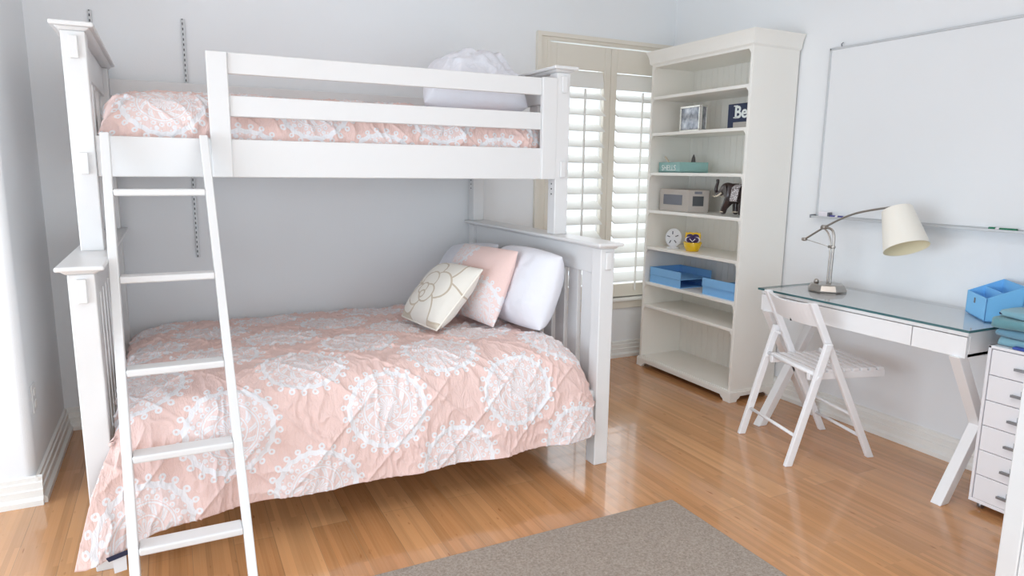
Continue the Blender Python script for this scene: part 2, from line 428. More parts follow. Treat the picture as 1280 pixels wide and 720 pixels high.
# ------------------------------------------------------------------ bunk bed
XL0, XL1, XR0, XR1 = -3.606, -3.531, -1.606, -1.533     # post faces along x
LF0, LF1 = -1.535, -1.462; UF0, UF1 = -1.115, -1.043; BK0, BK1 = -.105, -.033
bed = thing('bunk_bed', 'white wooden twin over full bunk bed against the back wall', 'bed', (-2.57, -.78, 0))
def bpart(name, *a, bevel=.004): return MB().box(*a).build(name, WHITE, bed, bevel=bevel)
for x0, x1 in ((XL0, XL1), (XR0, XR1)):
    for y0, y1 in ((LF0, LF1), (BK0, BK1)): bpart('post', x0, x1, y0, y1, 0, 1.018)
    for y0, y1 in ((UF0, UF1), (BK0, BK1)): bpart('post', x0, x1, y0, y1, 1.046, 1.822)
    # moulded top caps, lower and upper
    for (ya, yb, z) in ((LF0, BK1, 1.018), (UF0, BK1, 1.822)):
        b = MB(); e = .03; eb = .002
        b.hexa([(x0-.004,ya-.004,z),(x1+.004,ya-.004,z),(x1+.004,yb,z),(x0-.004,yb,z)], [(x0-.018,ya-.018,z+.012),(x1+.018,ya-.018,z+.012),(x1+.018,yb,z+.012),(x0-.018,yb,z+.012)])
        b.box(x0-e, x1+e, ya-e, yb+eb, z+.012, z+.028); b.build('cap', WHITE, bed, bevel=.006, seg=3)
    xm = (x0+x1)/2
    bpart('top_panel', xm-.016, xm+.016, LF1, BK0, .896, 1.018); bpart('bottom_rail', xm-.016, xm+.016, LF1, BK0, .22, .36)
    n = 11; span = BK0-LF1; w = .085; g = (span-n*w)/(n+1)
    for i in range(n):
        y = LF1+g+i*(w+g); bpart('slat', xm-.010, xm+.010, y, y+w, .36, .896, bevel=.002)
    bpart('top_panel', xm-.016, xm+.016, UF1, BK0, 1.688, 1.822); bpart('bottom_rail', xm-.016, xm+.016, UF1, BK0, 1.317, 1.465)
    n = 3; span = BK0-UF1; g = (span-n*w)/(n+1)
    for i in range(n):
        y = UF1+g+i*(w+g); bpart('slat', xm-.010, xm+.010, y, y+w, 1.465, 1.688, bevel=.002)
    # small raised blocks on the post fronts
    for (yf, z0, z1) in ((LF0, .925, 1.003), (UF0, 1.728, 1.805), (UF0, 1.326, 1.403)):
        bpart('block', xm-.014, xm+.014, yf-.013, yf, z0, z1, bevel=.003)
bpart('side_rail', XL1, XR0, -1.105, -1.075, 1.317, 1.465); bpart('side_rail', XL1, XR0, -.07, -.04, 1.317, 1.465)
bpart('side_rail', XL1, XR0, -1.515, -1.485, .22, .36); bpart('side_rail', XL1, XR0, -.07, -.04, .22, .36)
bpart('stile', -3.145, -3.07, -1.118, -1.09, 1.317, 1.792); bpart('stile', -1.684, XR0+.001, -1.118, -1.09, 1.317, 1.796)
for z0, z1 in ((1.552, 1.632), (1.713, 1.793)): bpart('guard_rail', -3.07, -1.684, -1.106, -1.084, z0, z1)
for z0, z1 in ((1.695, 1.777), (1.535, 1.617)): bpart('guard_rail', XL1, XR0, -.066, -.044, z0, z1)
for k in range(12):
    x = -3.45 + k*.165; bpart('bed_slat', x, x+.07, -1.485, -.07, .30, .318, bevel=.002); bpart('bed_slat', x, x+.07, -1.075, -.07, 1.345, 1.363, bevel=.002)
for x in (XR0+.03, XL1-.03):
    MB().tube([(x-.0, UF0+.035, 1.24), (x, UF0+.03, 1.24)], .004).build('bolt', STEEL, bed)
b = MB()
for z in (1.295, 1.27, 1.245):
    b.tube([(XR0+.001, -1.08, z), (XR0-.0015, -1.08, z)], .004, 10)
    b.tube([(XR0+.001, -.07, z), (XR0-.0015, -.07, z)], .004, 10)
b.build('bolt_holes', DARK, bed)

# mattresses
o = MB().box(-3.47, -1.66, -1.44, -.10, .318, .50).build('mattress', MATT, bevel=.04, seg=4); origin(o, (-2.57,-.78,.318)); tag(o, 'pale mattress under the pink quilt on the lower bunk', 'mattress')
o = MB().box(-3.47, -1.66, -.99, -.12, 1.363, 1.53).build('mattress', MATT, bevel=.04, seg=4); origin(o, (-2.57,-.56,1.363)); tag(o, 'pale mattress under the pink quilt on the upper bunk', 'mattress')

# ladder
lad = thing('bed_ladder', 'white wooden ladder with five rungs leaning on the upper bunk', 'ladder', (-3.3, -1.86, 0))
T0 = Vector((0, -1.135, 1.475)); T1 = Vector((0, -1.75, 0.0))
def lp(xt, xb, z):
    k = (1.475 - z) / 1.475; return Vector((xt + (xb - xt) * k, -1.141 + (-1.86 + 1.141) * k, z))
for xt, xb in ((-3.4955, -3.4705), (-3.1715, -3.1375)):
    b = MB(); w2 = .0145
    lo = lp(xt, xb, 0); hi = lp(xt, xb, 1.475); dy = .026
    b.hexa([lo+Vector((-w2,-dy,0)), lo+Vector((w2,-dy,0)), lo+Vector((w2,dy,0)), lo+Vector((-w2,dy,0))],
           [hi+Vector((-w2,-dy,0)), hi+Vector((w2,-dy,0)), hi+Vector((w2,dy,0)), hi+Vector((-w2,dy,0))])
    b.build('side_rail', WHITE, lad, bevel=.003)
for z in (1.264, .973, .683, .430, .176):
    a = lp(-3.481, -3.456, z); c = lp(-3.186, -3.152, z); b = MB()
    b.box(0,0,0,0,0,0); b = MB()
    b.hexa([(a.x,a.y-.026,z-.012),(c.x,c.y-.026,z-.012),(c.x,c.y+.045,z-.012),(a.x,a.y+.045,z-.012)], [(a.x,a.y-.026,z+.012),(c.x,c.y-.026,z+.012),(c.x,c.y+.045,z+.012),(a.x,a.y+.045,z+.012)])
    b.build('rung', WHITE, lad, bevel=.006, seg=3)

# ------------------------------------------------------------------ quilts
def smooth_path(pts, n, it=3):
    p = np.array(pts, float)
    for _ in range(it):
        q = [p[0]]
        for a, b2 in zip(p[:-1], p[1:]): q += [a*.75+b2*.25, a*.25+b2*.75]
        q.append(p[-1]); p = np.array(q)
    d = np.concatenate([[0], np.cumsum(np.linalg.norm(np.diff(p, axis=0), axis=1))])
    s = np.linspace(0, d[-1], n)
    return np.stack([np.interp(s, d, p[:, k]) for k in range(p.shape[1])], 1), s
def fbm(x, y, z, oct_=3):
    s = 0; a = 1; f = 1
    for _ in range(oct_): s += a * noise.noise(Vector((x*f, y*f, z*f))); a *= .5; f *= 2.1
    return s
def displace(Pt, U, V, pitch, amp, wamp, seed, seams=True, fine=1.0):
    du = np.gradient(Pt, axis=0); dv = np.gradient(Pt, axis=1)
    N = np.cross(du, dv); N /= np.linalg.norm(N, axis=2, keepdims=True) + 1e-9
    q = np.minimum(np.abs(np.sin(PI*(U+V-.178)/pitch)), np.abs(np.sin(PI*(U-V-.238)/pitch)))
    puff = (1 - np.exp(-q/.06))*.75 + .45*q if seams else q*0
    W = np.zeros(U.shape)
    for i in range(U.shape[0]):
        for j in range(U.shape[1]):
            u, v = U[i, j], V[i, j]
            w = fbm(u*7*fine, v*4.5*fine, seed, 3)
            k = abs(noise.noise(Vector((u*16*fine+1.5*w, v*7*fine, seed+5))))
            W[i, j] = w*.75 - .9*(1-k)**4
    return Pt + N * (amp*puff + wamp*W)[..., None], N

def lower_quilt():
    prof = [(-.045,.515),(-.10,.545),(-.3,.565),(-.8,.59),(-1.25,.607),(-1.41,.60),(-1.52,.545),(-1.568,.44),(-1.588,.30),(-1.60,.165)]
    n, m = 520, 430
    path, s = smooth_path(prof, m)
    tt = np.linspace(0, 1, n)
    Pt = np.zeros((n, m, 3)); U = np.zeros((n, m)); V = np.zeros((n, m))
    sc = np.interp(.44, path[::-1, 1], s[::-1])      # v of the front medallion row
    for j in range(m):
        y, z = path[j]
        k = np.clip((.52 - z) / .36, 0, 1) if y < -1.5 else 0
        xl = -3.522 - .135 * k**1.1; xr = -1.612
        x = xl + (xr - xl) * tt
        el = np.clip((-3.522 + .20 - x) / .20, 0, 1); er = np.clip((x - (xr - .22)) / .22, 0, 1)
        sl = 1 - np.sqrt(1 - np.minimum(el, .995)**2); sr = 1 - np.sqrt(1 - np.minimum(er, .995)**2)
        top = np.clip((z - .30) / .25, 0, 1)
        zz = z - .075 * sl * top * (1 - k) - .20 * sr * top
        yy = y + .05 * sr * (1 if y < -1.3 else max(0, (-y - 1.0) / .3))
        # the hem hangs lower at the foot corner
        hem = np.clip((-3.2 - x) / .42, 0, 1)
        zz = zz - .092 * hem**1.5 * k**2
        yy = yy - .045 * hem * k - .012 * np.sin(x * 17) * k
        Pt[:, j, 0] = x; Pt[:, j, 1] = yy; Pt[:, j, 2] = zz
        U[:, j] = x + 2.593; V[:, j] = s[j] - sc
    Pt, N = displace(Pt, U, V, .30, .0105, .011, 3.1)
    # keep it clear of the footboard and headboard
    top = Pt[..., 1] > -1.54
    Pt[..., 0] = np.where(top, np.clip(Pt[..., 0], -3.527, -1.609), Pt[..., 0])
    Pt[..., 1] = np.minimum(Pt[..., 1], -.012)
    fr = (Pt[..., 0] < XL1 + .01) & (Pt[..., 1] < -1.5); Pt[..., 1] = np.where(fr, np.minimum(Pt[..., 1], -1.548), Pt[..., 1])
    UV = np.stack([U + .285, V + .27], -1)
    return Pt, UV
QUILT = quilt_mat('pink_medallion_quilt', .57, .54, .182, PINK, wr=.42)
Pt, UV = lower_quilt()
q = gridmesh('quilt', Pt, UV, QUILT); origin(q, (-2.57, -.8, .16))
md = q.modifiers.new('s', 'SOLIDIFY'); md.thickness = .012; md.offset = 1
INV[q.name] = Matrix.Translation(Vector((-2.57, -.8, .16))).inverted()
tag(q, 'pink quilt with white medallions hanging over the side of the lower bunk', 'quilt', 'pink medallion quilts')
# sewn labels at the low corner
MB().hexa([(-3.555,-1.653,0.090),(-3.490,-1.653,0.106),(-3.490,-1.649,0.106),(-3.555,-1.649,0.090)], [(-3.562,-1.655,0.105),(-3.493,-1.655,0.122),(-3.493,-1.651,0.122),(-3.562,-1.651,0.105)]).build('brand_tape', NAVY, q)
MB().hexa([(-3.543,-1.647,0.043),(-3.507,-1.647,0.048),(-3.507,-1.646,0.048),(-3.543,-1.646,0.043)], [(-3.545,-1.649,0.098),(-3.505,-1.649,0.108),(-3.505,-1.648,0.108),(-3.545,-1.648,0.098)]).build('care_label', LABEL, q)

def upper_quilt():
    prof = [(-.085,1.555),(-.11,1.61),(-.25,1.655),(-.55,1.678),(-.82,1.668),(-.96,1.635),(-1.03,1.57),(-1.052,1.49),(-1.05,1.41)]
    n, m = 500, 240
    path, s = smooth_path(prof, m); tt = np.linspace(0, 1, n)
    Pt = np.zeros((n, m, 3)); U = np.zeros((n, m)); V = np.zeros((n, m))
    x = -3.52 + (-1.617 + 3.52) * tt
    for j in range(m):
        y, z = path[j]
        el = np.clip((-3.52 + .16 - x) / .16, 0, 1); er = np.clip((x + 1.617 + .12) / .12, 0, 1)
        sl = 1 - np.sqrt(1 - np.minimum(el, .995)**2); sr = 1 - np.sqrt(1 - np.minimum(er, .995)**2)
        top = np.clip((z - 1.45) / .15, 0, 1)
        Pt[:, j, 0] = x; Pt[:, j, 1] = y + .05 * sl * (y < -.8); Pt[:, j, 2] = z - .12 * sl * top - .1 * sr * top
        U[:, j] = x + 3.30; V[:, j] = s[j] - .95
    Pt, N = displace(Pt, U, V, .30, .0105, .011, 8.3)
    Pt[..., 0] = np.clip(Pt[..., 0], -3.552, -1.611); Pt[..., 1] = np.clip(Pt[..., 1], -1.071, -.075)
    Pt[..., 0] = np.where((Pt[..., 2] < 1.47), np.clip(Pt[..., 0], -3.527, -1.611), Pt[..., 0])
    return Pt, np.stack([U + .285, V + .27], -1)
Pt, UV = upper_quilt()
q2 = gridmesh('quilt', Pt, UV, QUILT); origin(q2, (-2.57, -.56, 1.41))
tag(q2, 'pink quilt with white medallions tucked inside the upper bunk rails', 'quilt', 'pink medallion quilts')

# ------------------------------------------------------------------ pillows
def pillow(name, bl, br, tr, tl, T, material, seed, n=44, pinch=.05, wr=.008, pw=2.6, corner=.0, wfine=1.0, sag=0.):
    bl, br, tr, tl = [np.array(p, float) for p in (bl, br, tr, tl)]
    a = np.sin(np.linspace(-PI/2, PI/2, n)) * .5 + .5
    A, B = np.meshgrid(a, a, indexing='ij')
    cu, cv = 2*A-1, 2*B-1
    A2 = .5 + (A-.5) * (1 - pinch*(1-cv**2)); B2 = .5 + (B-.5) * (1 - pinch*(1-cu**2))
    cs = 1 - corner*(cu*cv)**2; A2 = .5+(A2-.5)*cs; B2 = .5+(B2-.5)*cs
    base = (bl*((1-A2)*(1-B2))[..., None] + br*(A2*(1-B2))[..., None] + tr*(A2*B2)[..., None] + tl*((1-A2)*B2)[..., None])
    nr = np.cross(br-bl, tl-bl); nr /= np.linalg.norm(nr)
    h = T/2 * np.clip(1-np.abs(cu)**pw, 0, 1)**.6 * np.clip(1-np.abs(cv)**pw, 0, 1)**.6
    h = h * (1 + sag * (-cv) * .5)
    Wf = np.zeros(A.shape); Wb = np.zeros(A.shape)
    for i in range(n):
        for j in range(n):
            e = (1-cu[i,j]**4)*(1-cv[i,j]**4)
            for k, W in ((0, Wf), (9, Wb)):
                f = fbm(A[i,j]*3*wfine, B[i,j]*3*wfine, seed+k, 3); kk = abs(noise.noise(Vector((A[i,j]*6*wfine+f, B[i,j]*4*wfine-f, seed+k))))
                W[i,j] = e*(f*.8-.8*(1-kk)**3)
    F = base + nr*(h + wr*Wf)[..., None]; Bk = base - nr*(h + wr*Wb)[..., None]
    vs = np.concatenate([F.reshape(-1,3), Bk.reshape(-1,3)])
    idx = np.arange(n*n).reshape(n, n)
    f1 = np.stack([idx[:-1,:-1], idx[1:,:-1], idx[1:,1:], idx[:-1,1:]], -1).reshape(-1,4)
    faces = f1.tolist() + (f1[:, ::-1] + n*n).tolist()
    me = bpy.data.meshes.new(name); c = (bl+br)/2
    me.from_pydata((vs-c).tolist(), [], faces)
    ul = me.uv_layers.new(name='UVMap'); uv = np.concatenate([np.stack([A, B], -1).reshape(-1,2)]*2)
    li = np.array([l.vertex_index for l in me.loops]); ul.data.foreach_set('uv', uv[li].astype(np.float32).ravel())
    bm = bmesh.new(); bm.from_mesh(me); bmesh.ops.remove_doubles(bm, verts=bm.verts, dist=1e-5); bm.to_mesh(me); bm.free()
    me.polygons.foreach_set('use_smooth', [True]*len(me.polygons)); me.materials.append(material)
    o = bpy.data.objects.new(name, me); o.location = c; C.objects.link(o)
    INV[o.name] = Matrix.Translation(Vector(c)).inverted()
    edge = [base[i,0] for i in range(n)] + [base[-1,j] for j in range(1,n)] + [base[i,-1] for i in range(n-2,-1,-1)] + [base[0,j] for j in range(n-2,0,-1)]
    return o, edge
pz = .615
o, _ = pillow('pillow', (-1.86,-.72,pz), (-1.80,-1.355,pz-.005), (-1.672,-1.34,.975), (-1.672,-.735,.965), .25, PILLOW, 1.7, wr=.012, pw=3.4, pinch=.0, corner=.07, wfine=1.2)
tag(o, 'plump white pillow leaning on the headboard at the front of the lower bunk', 'pillow', 'white pillows')
o, _ = pillow('pillow', (-1.90,-.085,pz), (-1.86,-.68,pz), (-1.69,-.68,.965), (-1.74,-.10,.90), .15, PILLOW, 4.2, wr=.010, pw=3.2, pinch=.0, corner=.05)
tag(o, 'white pillow at the wall, mostly hidden behind the pink pillow', 'pillow', 'white pillows')
o, _ = pillow('pillow', (-2.045,-.56,pz+.01), (-1.96,-1.175,pz), (-1.825,-1.165,.98), (-1.855,-.56,.96), .16, SHAM, 6.6, wr=.006, pw=2.8, pinch=.02, corner=.02)
tag(o, 'pink pillow with white medallion print, between the white pillow and the flower cushion', 'pillow')
cu, edge = pillow('cushion', (-2.285,-.745,pz), (-2.235,-1.135,pz), (-1.985,-1.115,.895), (-2.02,-.665,.87), .17, CUSH, 9.1, wr=.004, pw=3.0, pinch=.03, corner=.04)
tag(cu, 'cream flower print cushion in front of the pink pillow on the lower bunk', 'cushion')
PIPE = mat('cream_piping', lin(240,236,226), .8)
MB().tube(edge + edge[:1], .0045, 8, caps=False).build('piping', PIPE, cu)
o, _ = pillow('pillow', (-2.24,-.95,1.655), (-1.635,-.93,1.66), (-1.66,-.62,1.90), (-2.10,-.62,1.875), .34, PILLOW, 12.4, wr=.034, pw=2.8, pinch=.03, corner=.08, wfine=1.5)
tag(o, 'crumpled white pillow on the upper bunk behind the guard rails', 'pillow', 'white pillows')

# ------------------------------------------------------------------ bookcase
BX0, BY_N, BY_F = -.37, -1.128, -.238      # front plane, near and far sides
bk = thing('bookcase', 'tall cream white bookcase with seven shelves against the right wall', 'bookcase', (-.2, -.68, 0))
def kpart(name, *a, bevel=.002, m=SHELFW): return MB().box(*a).build(name, m, bk, bevel=bevel)
XB = -.012
kpart('side_panel', BX0, XB, BY_N, BY_N+.02, .07, 2.06); kpart('side_panel', BX0, XB, BY_F-.02, BY_F, .07, 2.06)
b = MB(); yy = BY_N+.02
while yy < BY_F-.021:
    y2 = min(yy+.052, BY_F-.02); b.box(XB-.012, XB, yy+.0009, y2-.0009, .07, 2.06); yy = y2
b.box(XB-.008, XB, BY_N+.02, BY_F-.02, .07, 2.06); b.build('back_panel', SHELFW, bk)
SH = [1.852, 1.616, 1.356, 1.103, .853, .606, .446]
for z in SH: kpart('shelf', BX0+.004, XB-.012, BY_N+.02, BY_F-.02, z-.02, z, bevel=.003)
kpart('bottom_board', BX0, XB, BY_N, BY_F, .052, .073)
kpart('top_board', BX0, XB, BY_N+.02, BY_F-.02, 2.04, 2.06)
for z in SH + [2.04]:                                   # coved corner blocks under every shelf
    zz = z - .02 if z != 2.04 else z
    for y, s in ((BY_N+.02, 1), (BY_F-.02, -1)):
        pr = [(0,0),(.016,0),(.014,-.006),(.006,-.012),(.0,-.026)]
        MB().prism(pr, lambda a, c, d: (d, y+s*a, zz+c), BX0+.001, BX0+.02).build('corner_bracket', SHELFW, bk)
# plinth with bracket feet
def feet(L): return [(0,0),(.055,0),(.06,.012),(.075,.02),(.085,.032),(L-.085,.032),(L-.075,.02),(L-.06,.012),(L-.055,0),(L,0),(L,.058),(0,.058)]
py0, py1 = BY_N-.012, BY_F+.012
b = MB(); b.prism(feet(py1-py0), lambda a, c, d: (d, py0+a, c), BX0-.012, BX0+.01)
for y in (py0, py1-.018): b.prism([(a, c) for a, c in feet(XB-BX0+.012) if a > .03 or c > 9] + [(.0225, .058), (.0225, 0)], lambda a, c, d: (BX0-.012+a, d, c), y, y+.018)
b.box(BX0-.008, XB, py0+.004, py1-.004, .058, .066)
b.build('plinth', SHELFW, bk)
b = MB(); cx0, cy0, cy1 = BX0, BY_N, BY_F
prev = (0, 2.055)
for k in range(1, 9):
    a = k/8*PI/2; nx = (.008 + .020*(k/8)**2.2, 2.055+.079*k/8)
    e0, z0 = prev; e1, z1 = nx
    b.hexa([(cx0-e0-.004,cy0-e0-.004,z0),(XB,cy0-e0-.004,z0),(XB,cy1+e0+.004,z0),(cx0-e0-.004,cy1+e0+.004,z0)], [(cx0-e1-.004,cy0-e1-.004,z1),(XB,cy0-e1-.004,z1),(XB,cy1+e1+.004,z1),(cx0-e1-.004,cy1+e1+.004,z1)])
    prev = nx
b.box(cx0-.033, XB, cy0-.033, cy1+.033, 2.134, 2.14); b.build('crown', SHELFW, bk)

# --- things on the shelves
def text(body, M, size, depth, name, m, parent, bold=0):
    cv = bpy.data.curves.new(name, 'FONT'); cv.body = body; cv.size = size; cv.extrude = depth; cv.offset = bold; cv.resolution_u = 4
    tmp = bpy.data.objects.new(name, cv); C.objects.link(tmp)
    dg = bpy.context.evaluated_depsgraph_get(); me = bpy.data.meshes.new_from_object(tmp.evaluated_get(dg))
    bpy.data.objects.remove(tmp); bpy.data.curves.remove(cv)
    me.transform((INV[parent.name] if parent is not None else Matrix()) @ M); me.materials.clear(); me.materials.append(m)
    o = bpy.data.objects.new(name, me); C.objects.link(o); o.parent = parent; INV[o.name] = INV[parent.name]; return o
def frame(right, up, pos):
    """matrix whose x is right, y is up; its z faces out"""
    r = Vector(right).normalized(); u = Vector(up); u = (u - r*u.dot(r)).normalized(); n = r.cross(u)
    return Matrix(((r.x,u.x,n.x,pos[0]),(r.y,u.y,n.y,pos[1]),(r.z,u.z,n.z,pos[2]),(0,0,0,1)))

def picture_mat():
    m = mat('silver_print', lin(150,154,162), .12, .2); t = m.node_tree
    n = t.nodes.new('ShaderNodeTexNoise'); n.inputs['Scale'].default_value = 26; n.inputs['Detail'].default_value = 4
    tc = t.nodes.new('ShaderNodeTexCoord'); t.links.new(tc.outputs['Object'], n.inputs['Vector'])
    t.links.new(mixcol(t, (X(t, n.outputs[0]) - .3) * 2, lin(92,98,112), lin(206,210,216)), P(m).inputs['Base Color']); return m
PIC = picture_mat(); SILVER = mat('silver_frame', lin(214,212,206), .22, .9)
def leaf_frame(root, a, c, z0, h):
    """one hinged leaf of the photo frame from a to c (plan points)"""
    a, c = Vector(a), Vector(c); L = (c-a).length; d = (c-a)/L; n = Vector((d.y, -d.x)); n = n if n.x < 0 else -n
    f = lambda p, z, q: (a.x+d.x*p+n.x*q, a.y+d.y*p+n.y*q, z0+z)
    fr = MB(); w = .013
    for (p0, p1, q0, q1) in ((0,L,0,w),(0,L,h-w,h),(0,w,w,h-w),(L-w,L,w,h-w)):
        fr.hexa([f(p0,q0,0),f(p1,q0,0),f(p1,q0,-.012),f(p0,q0,-.012)], [f(p0,q1,0),f(p1,q1,0),f(p1,q1,-.012),f(p0,q1,-.012)])
    fr.build('frame', SILVER, root, bevel=.002)
    MB().hexa([f(w,w,-.005),f(L-w,w,-.005),f(L-w,w,-.009),f(w,w,-.009)], [f(w,h-w,-.005),f(L-w,h-w,-.005),f(L-w,h-w,-.009),f(w,h-w,-.009)]).build('picture', PIC, root)
t = thing('photo_frame', 'silver hinged photo frame on the second shelf of the bookcase', 'photo frame', (-.27, -.56, 1.616))
leaf_frame(t, (-.29, -.446), (-.30, -.645), 1.616, .162); leaf_frame(t, (-.302, -.650), (-.232, -.622), 1.616, .162)
t = thing('word_sign', 'navy block sign with pale letters on the second shelf of the bookcase', 'sign', (-.27, -.98, 1.616))
MB().box(-.30, -.265, -1.105, -.888, 1.616, 1.758).build('panel', NAVY, t, bevel=.003)
MB().box(-.3015, -.299, -1.10, -.937, 1.618, 1.652).build('stripe', mat('stone_stripe', lin(178,172,164), .7), t)
text('Be', frame((0,-1,0), (0,0,1), (-.3012, -.942, 1.676)), .098, .0012, 'lettering', SHELLW, t, .0022)
b = MB()
for z in (1.676, 1.742): b.box(-.3024, -.300, -.966, -.936, z, z+.006)
b.build('serif', SHELLW, t)

t = thing('shell_tray', 'teal wooden tray lettered SHELLS on the third shelf of the bookcase', 'tray', (-.26, -.55, 1.356))
z0, z1 = 1.356, 1.424; a = (-.312,-.283); c = (-.335,-.528); e = (-.15,-.583); g = (-.13,-.336)
def wall_seg(b, p, q, z0, z1, th, inside):
    p, q = Vector(p), Vector(q); d = (q-p).normalized(); n = Vector((-d.y, d.x)); n = n if n.dot(Vector(inside)-p) > 0 else -n
    P3 = lambda v, z: (v.x, v.y, z)
    b.hexa([P3(p,z0),P3(q,z0),P3(q+n*th,z0),P3(p+n*th,z0)], [P3(p,z1),P3(q,z1),P3(q+n*th,z1),P3(p+n*th,z1)])
ctr = (-.22,-.475); b = MB()
for p, q_ in ((a,c),(c,e),(e,g),(g,a)): wall_seg(b, p, q_, z0, z1, .009, ctr)
b.hexa([(*a,z0),(*c,z0),(*e,z0),(*g,z0)], [(*a,z0+.008),(*c,z0+.008),(*e,z0+.008),(*g,z0+.008)])
b.build('box', TEAL, t)
dd = (Vector(c)-Vector(a)).normalized()
text('SHELLS', frame((dd.x,dd.y,0), (0,0,1), (a[0]+dd.x*.036-.001, a[1]+dd.y*.036, z0+.014)), .052, .0012, 'lettering', SHELLW, t)
o = MB().tube([(-.27,-.40,1.366),(-.30,-.33,1.462)], [.004,.006], 8).build('shell_spire', mat('pale_shell', lin(216,200,176), .5)); tag(o, 'slim pale shell sticking out of the teal tray', 'shell')
b = MB(); b.lathe([(.001,.0),(.012,.02),(.016,.05),(.011,.085),(.004,.104),(.0008,.11)], (-.225,-.525,1.366), 16); o = b.build('sea_shell', mat('dark_shell', lin(84,80,80), .45, bump=(80, .6))); tag(o, 'dark pointed shell standing in the teal tray', 'shell')

# grey cube with two windows
t = thing('desk_calendar', 'pale grey block with two dark windows on the fourth shelf of the bookcase', 'calendar', (-.27, -.55, 1.103))
a = Vector((-.31,-.305)); c = Vector((-.315,-.597)); e = Vector((-.20,-.665)); z0, z1 = 1.103, 1.252
b = MB(); g = [a, c, e, Vector((-.14,-.60)), Vector((-.16,-.31))]
b.prism([(p.x,p.y) for p in g], lambda x, y, z: (x, y, z), z0, z1-.004); b.build('case', GREYWOOD, t, bevel=.004)
def panel_on(p, q_, s0, s1, h0, h1, name, m, out=.0015):
    d = (q_-p); n = Vector((d.y,-d.x)).normalized(); n = n if n.x < 0 else -n
    p0, p1 = p+d*s0, p+d*s1; P3 = lambda v, z: (v.x, v.y, z)
    MB().hexa([P3(p0+n*out,h0),P3(p1+n*out,h0),P3(p1-n*.002,h0),P3(p0-n*.002,h0)], [P3(p0+n*out,h1),P3(p1+n*out,h1),P3(p1-n*.002,h1),P3(p0-n*.002,h1)]).build(name, m, t)
panel_on(a, c, .15, .80, 1.147, 1.213, 'window', SCREEN); panel_on(c, e, .22, .74, 1.145, 1.208, 'window', BLACK)
panel_on(c, e, .30, .66, 1.222, 1.238, 'nameplate', SCREEN)

# elephant
def skin(name, verts, edges, rad, m, parent, root=0, sub=2):
    me = bpy.data.meshes.new(name); inv = INV[parent.name]
    me.from_pydata([inv @ Vector(v) for v in verts], edges, []); o = bpy.data.objects.new(name, me); C.objects.link(o); o.parent = parent; INV[o.name] = inv
    sm = o.modifiers.new('skin', 'SKIN'); sm.use_smooth_shade = True
    sv = me.skin_vertices[0].data
    for i, r in enumerate(rad): sv[i].radius = r if isinstance(r, tuple) else (r, r)
    sv[root].use_root = True
    ss = o.modifiers.new('sub', 'SUBSURF'); ss.levels = sub; ss.render_levels = sub
    me.materials.append(m); return o
ex, ey, ez = -.285, -.905, 1.103
el = thing('elephant_figurine', 'dark carved elephant figurine with raised trunk on the fourth shelf', 'figurine', (ex, ey-.08, ez))
EL = lambda f, s, h: (ex + s, ey - f, ez + h)          # f: back from the front feet, s: sideways, h: up
V = [EL(.11,0,.132), EL(.06,0,.140), EL(.025,0,.160), EL(-.004,0,.170), EL(-.030,0,.150), EL(-.056,0,.128), EL(-.082,0,.128), EL(-.094,0,.150), EL(-.088,0,.178), EL(-.080,0,.198), EL(-.084,0,.218),
     EL(.155,0,.128),
     EL(.045,-.026,.085), EL(.012,-.028,.045), EL(.006,-.028,.006),
     EL(.05,.026,.085), EL(.055,.028,.045), EL(.055,.028,.006),
     EL(.15,-.026,.085), EL(.158,-.028,.045), EL(.152,-.028,.006),
     EL(.14,.026,.085), EL(.135,.028,.045), EL(.13,.028,.006), EL(.185,0,.13), EL(.197,0,.09)]
E_ = [(0,1),(1,2),(2,3),(3,4),(4,5),(5,6),(6,7),(7,8),(8,9),(9,10),(0,11),(1,12),(12,13),(13,14),(1,15),(15,16),(16,17),(11,18),(18,19),(19,20),(11,21),(21,22),(22,23),(11,24),(24,25)]
Rr = [(.050,.055),(.048,.052),.036,.040,.026,.018,.0145,.012,.010,.009,.011,.048,.028,.020,.021,.028,.020,.021,.027,.020,.021,.027,.020,.021,.007,.004]
skin('body', V, E_, Rr, ELE, el)
for s in (-1, 1):
    b = MB(); pts = []
    for k in range(14):
        a = 2*PI*k/14; pts.append(EL(.022+.026*math.cos(a)*(1.1 if math.cos(a) > 0 else .7), s*(.036+.010*math.cos(a)), .150+.036*math.sin(a)-.006*math.cos(a)))
    n = len(pts); b.add(pts + [(p[0]+s*.006, p[1], p[2]) for p in pts], [list(range(n)), [n+i for i in range(n)][::-1]] + [(i,(i+1)%n,n+(i+1)%n,n+i) for i in range(n)])
    b.build('ear', ELE, el, bevel=.002)
    MB().tube([EL(-.022,s*.022,.136), EL(-.046,s*.028,.118), EL(-.070,s*.029,.112), EL(-.088,s*.027,.117)], [.006,.0055,.004,.0015], 8).build('tusk', TUSK, el)
    MB().lathe([(.0195,.022),(.0208,.025),(.0195,.028)], EL(.006 if s < 0 else .055, s*.028, 0), 16).build('anklet', TUSK, el)
b = MB(); vs = []; fs = []
for i in range(13):
    a = PI*(i/12)*1.1 - .157
    for f_ in (.088, .10, .12, .145):
        vs.append(EL(f_, -math.cos(a)*.060, .130 + math.sin(a)*.061 - (.03 if abs(math.cos(a)) > .9 else 0)))
for i in range(12):
    for j in range(3): fs.append((i*4+j, i*4+j+1, (i+1)*4+j+1, (i+1)*4+j))
b.add(vs, fs, True); ob = b.build('saddle_cloth', ELECLOTH, el); sm = ob.modifiers.new('s', 'SOLIDIFY'); sm.thickness = .003

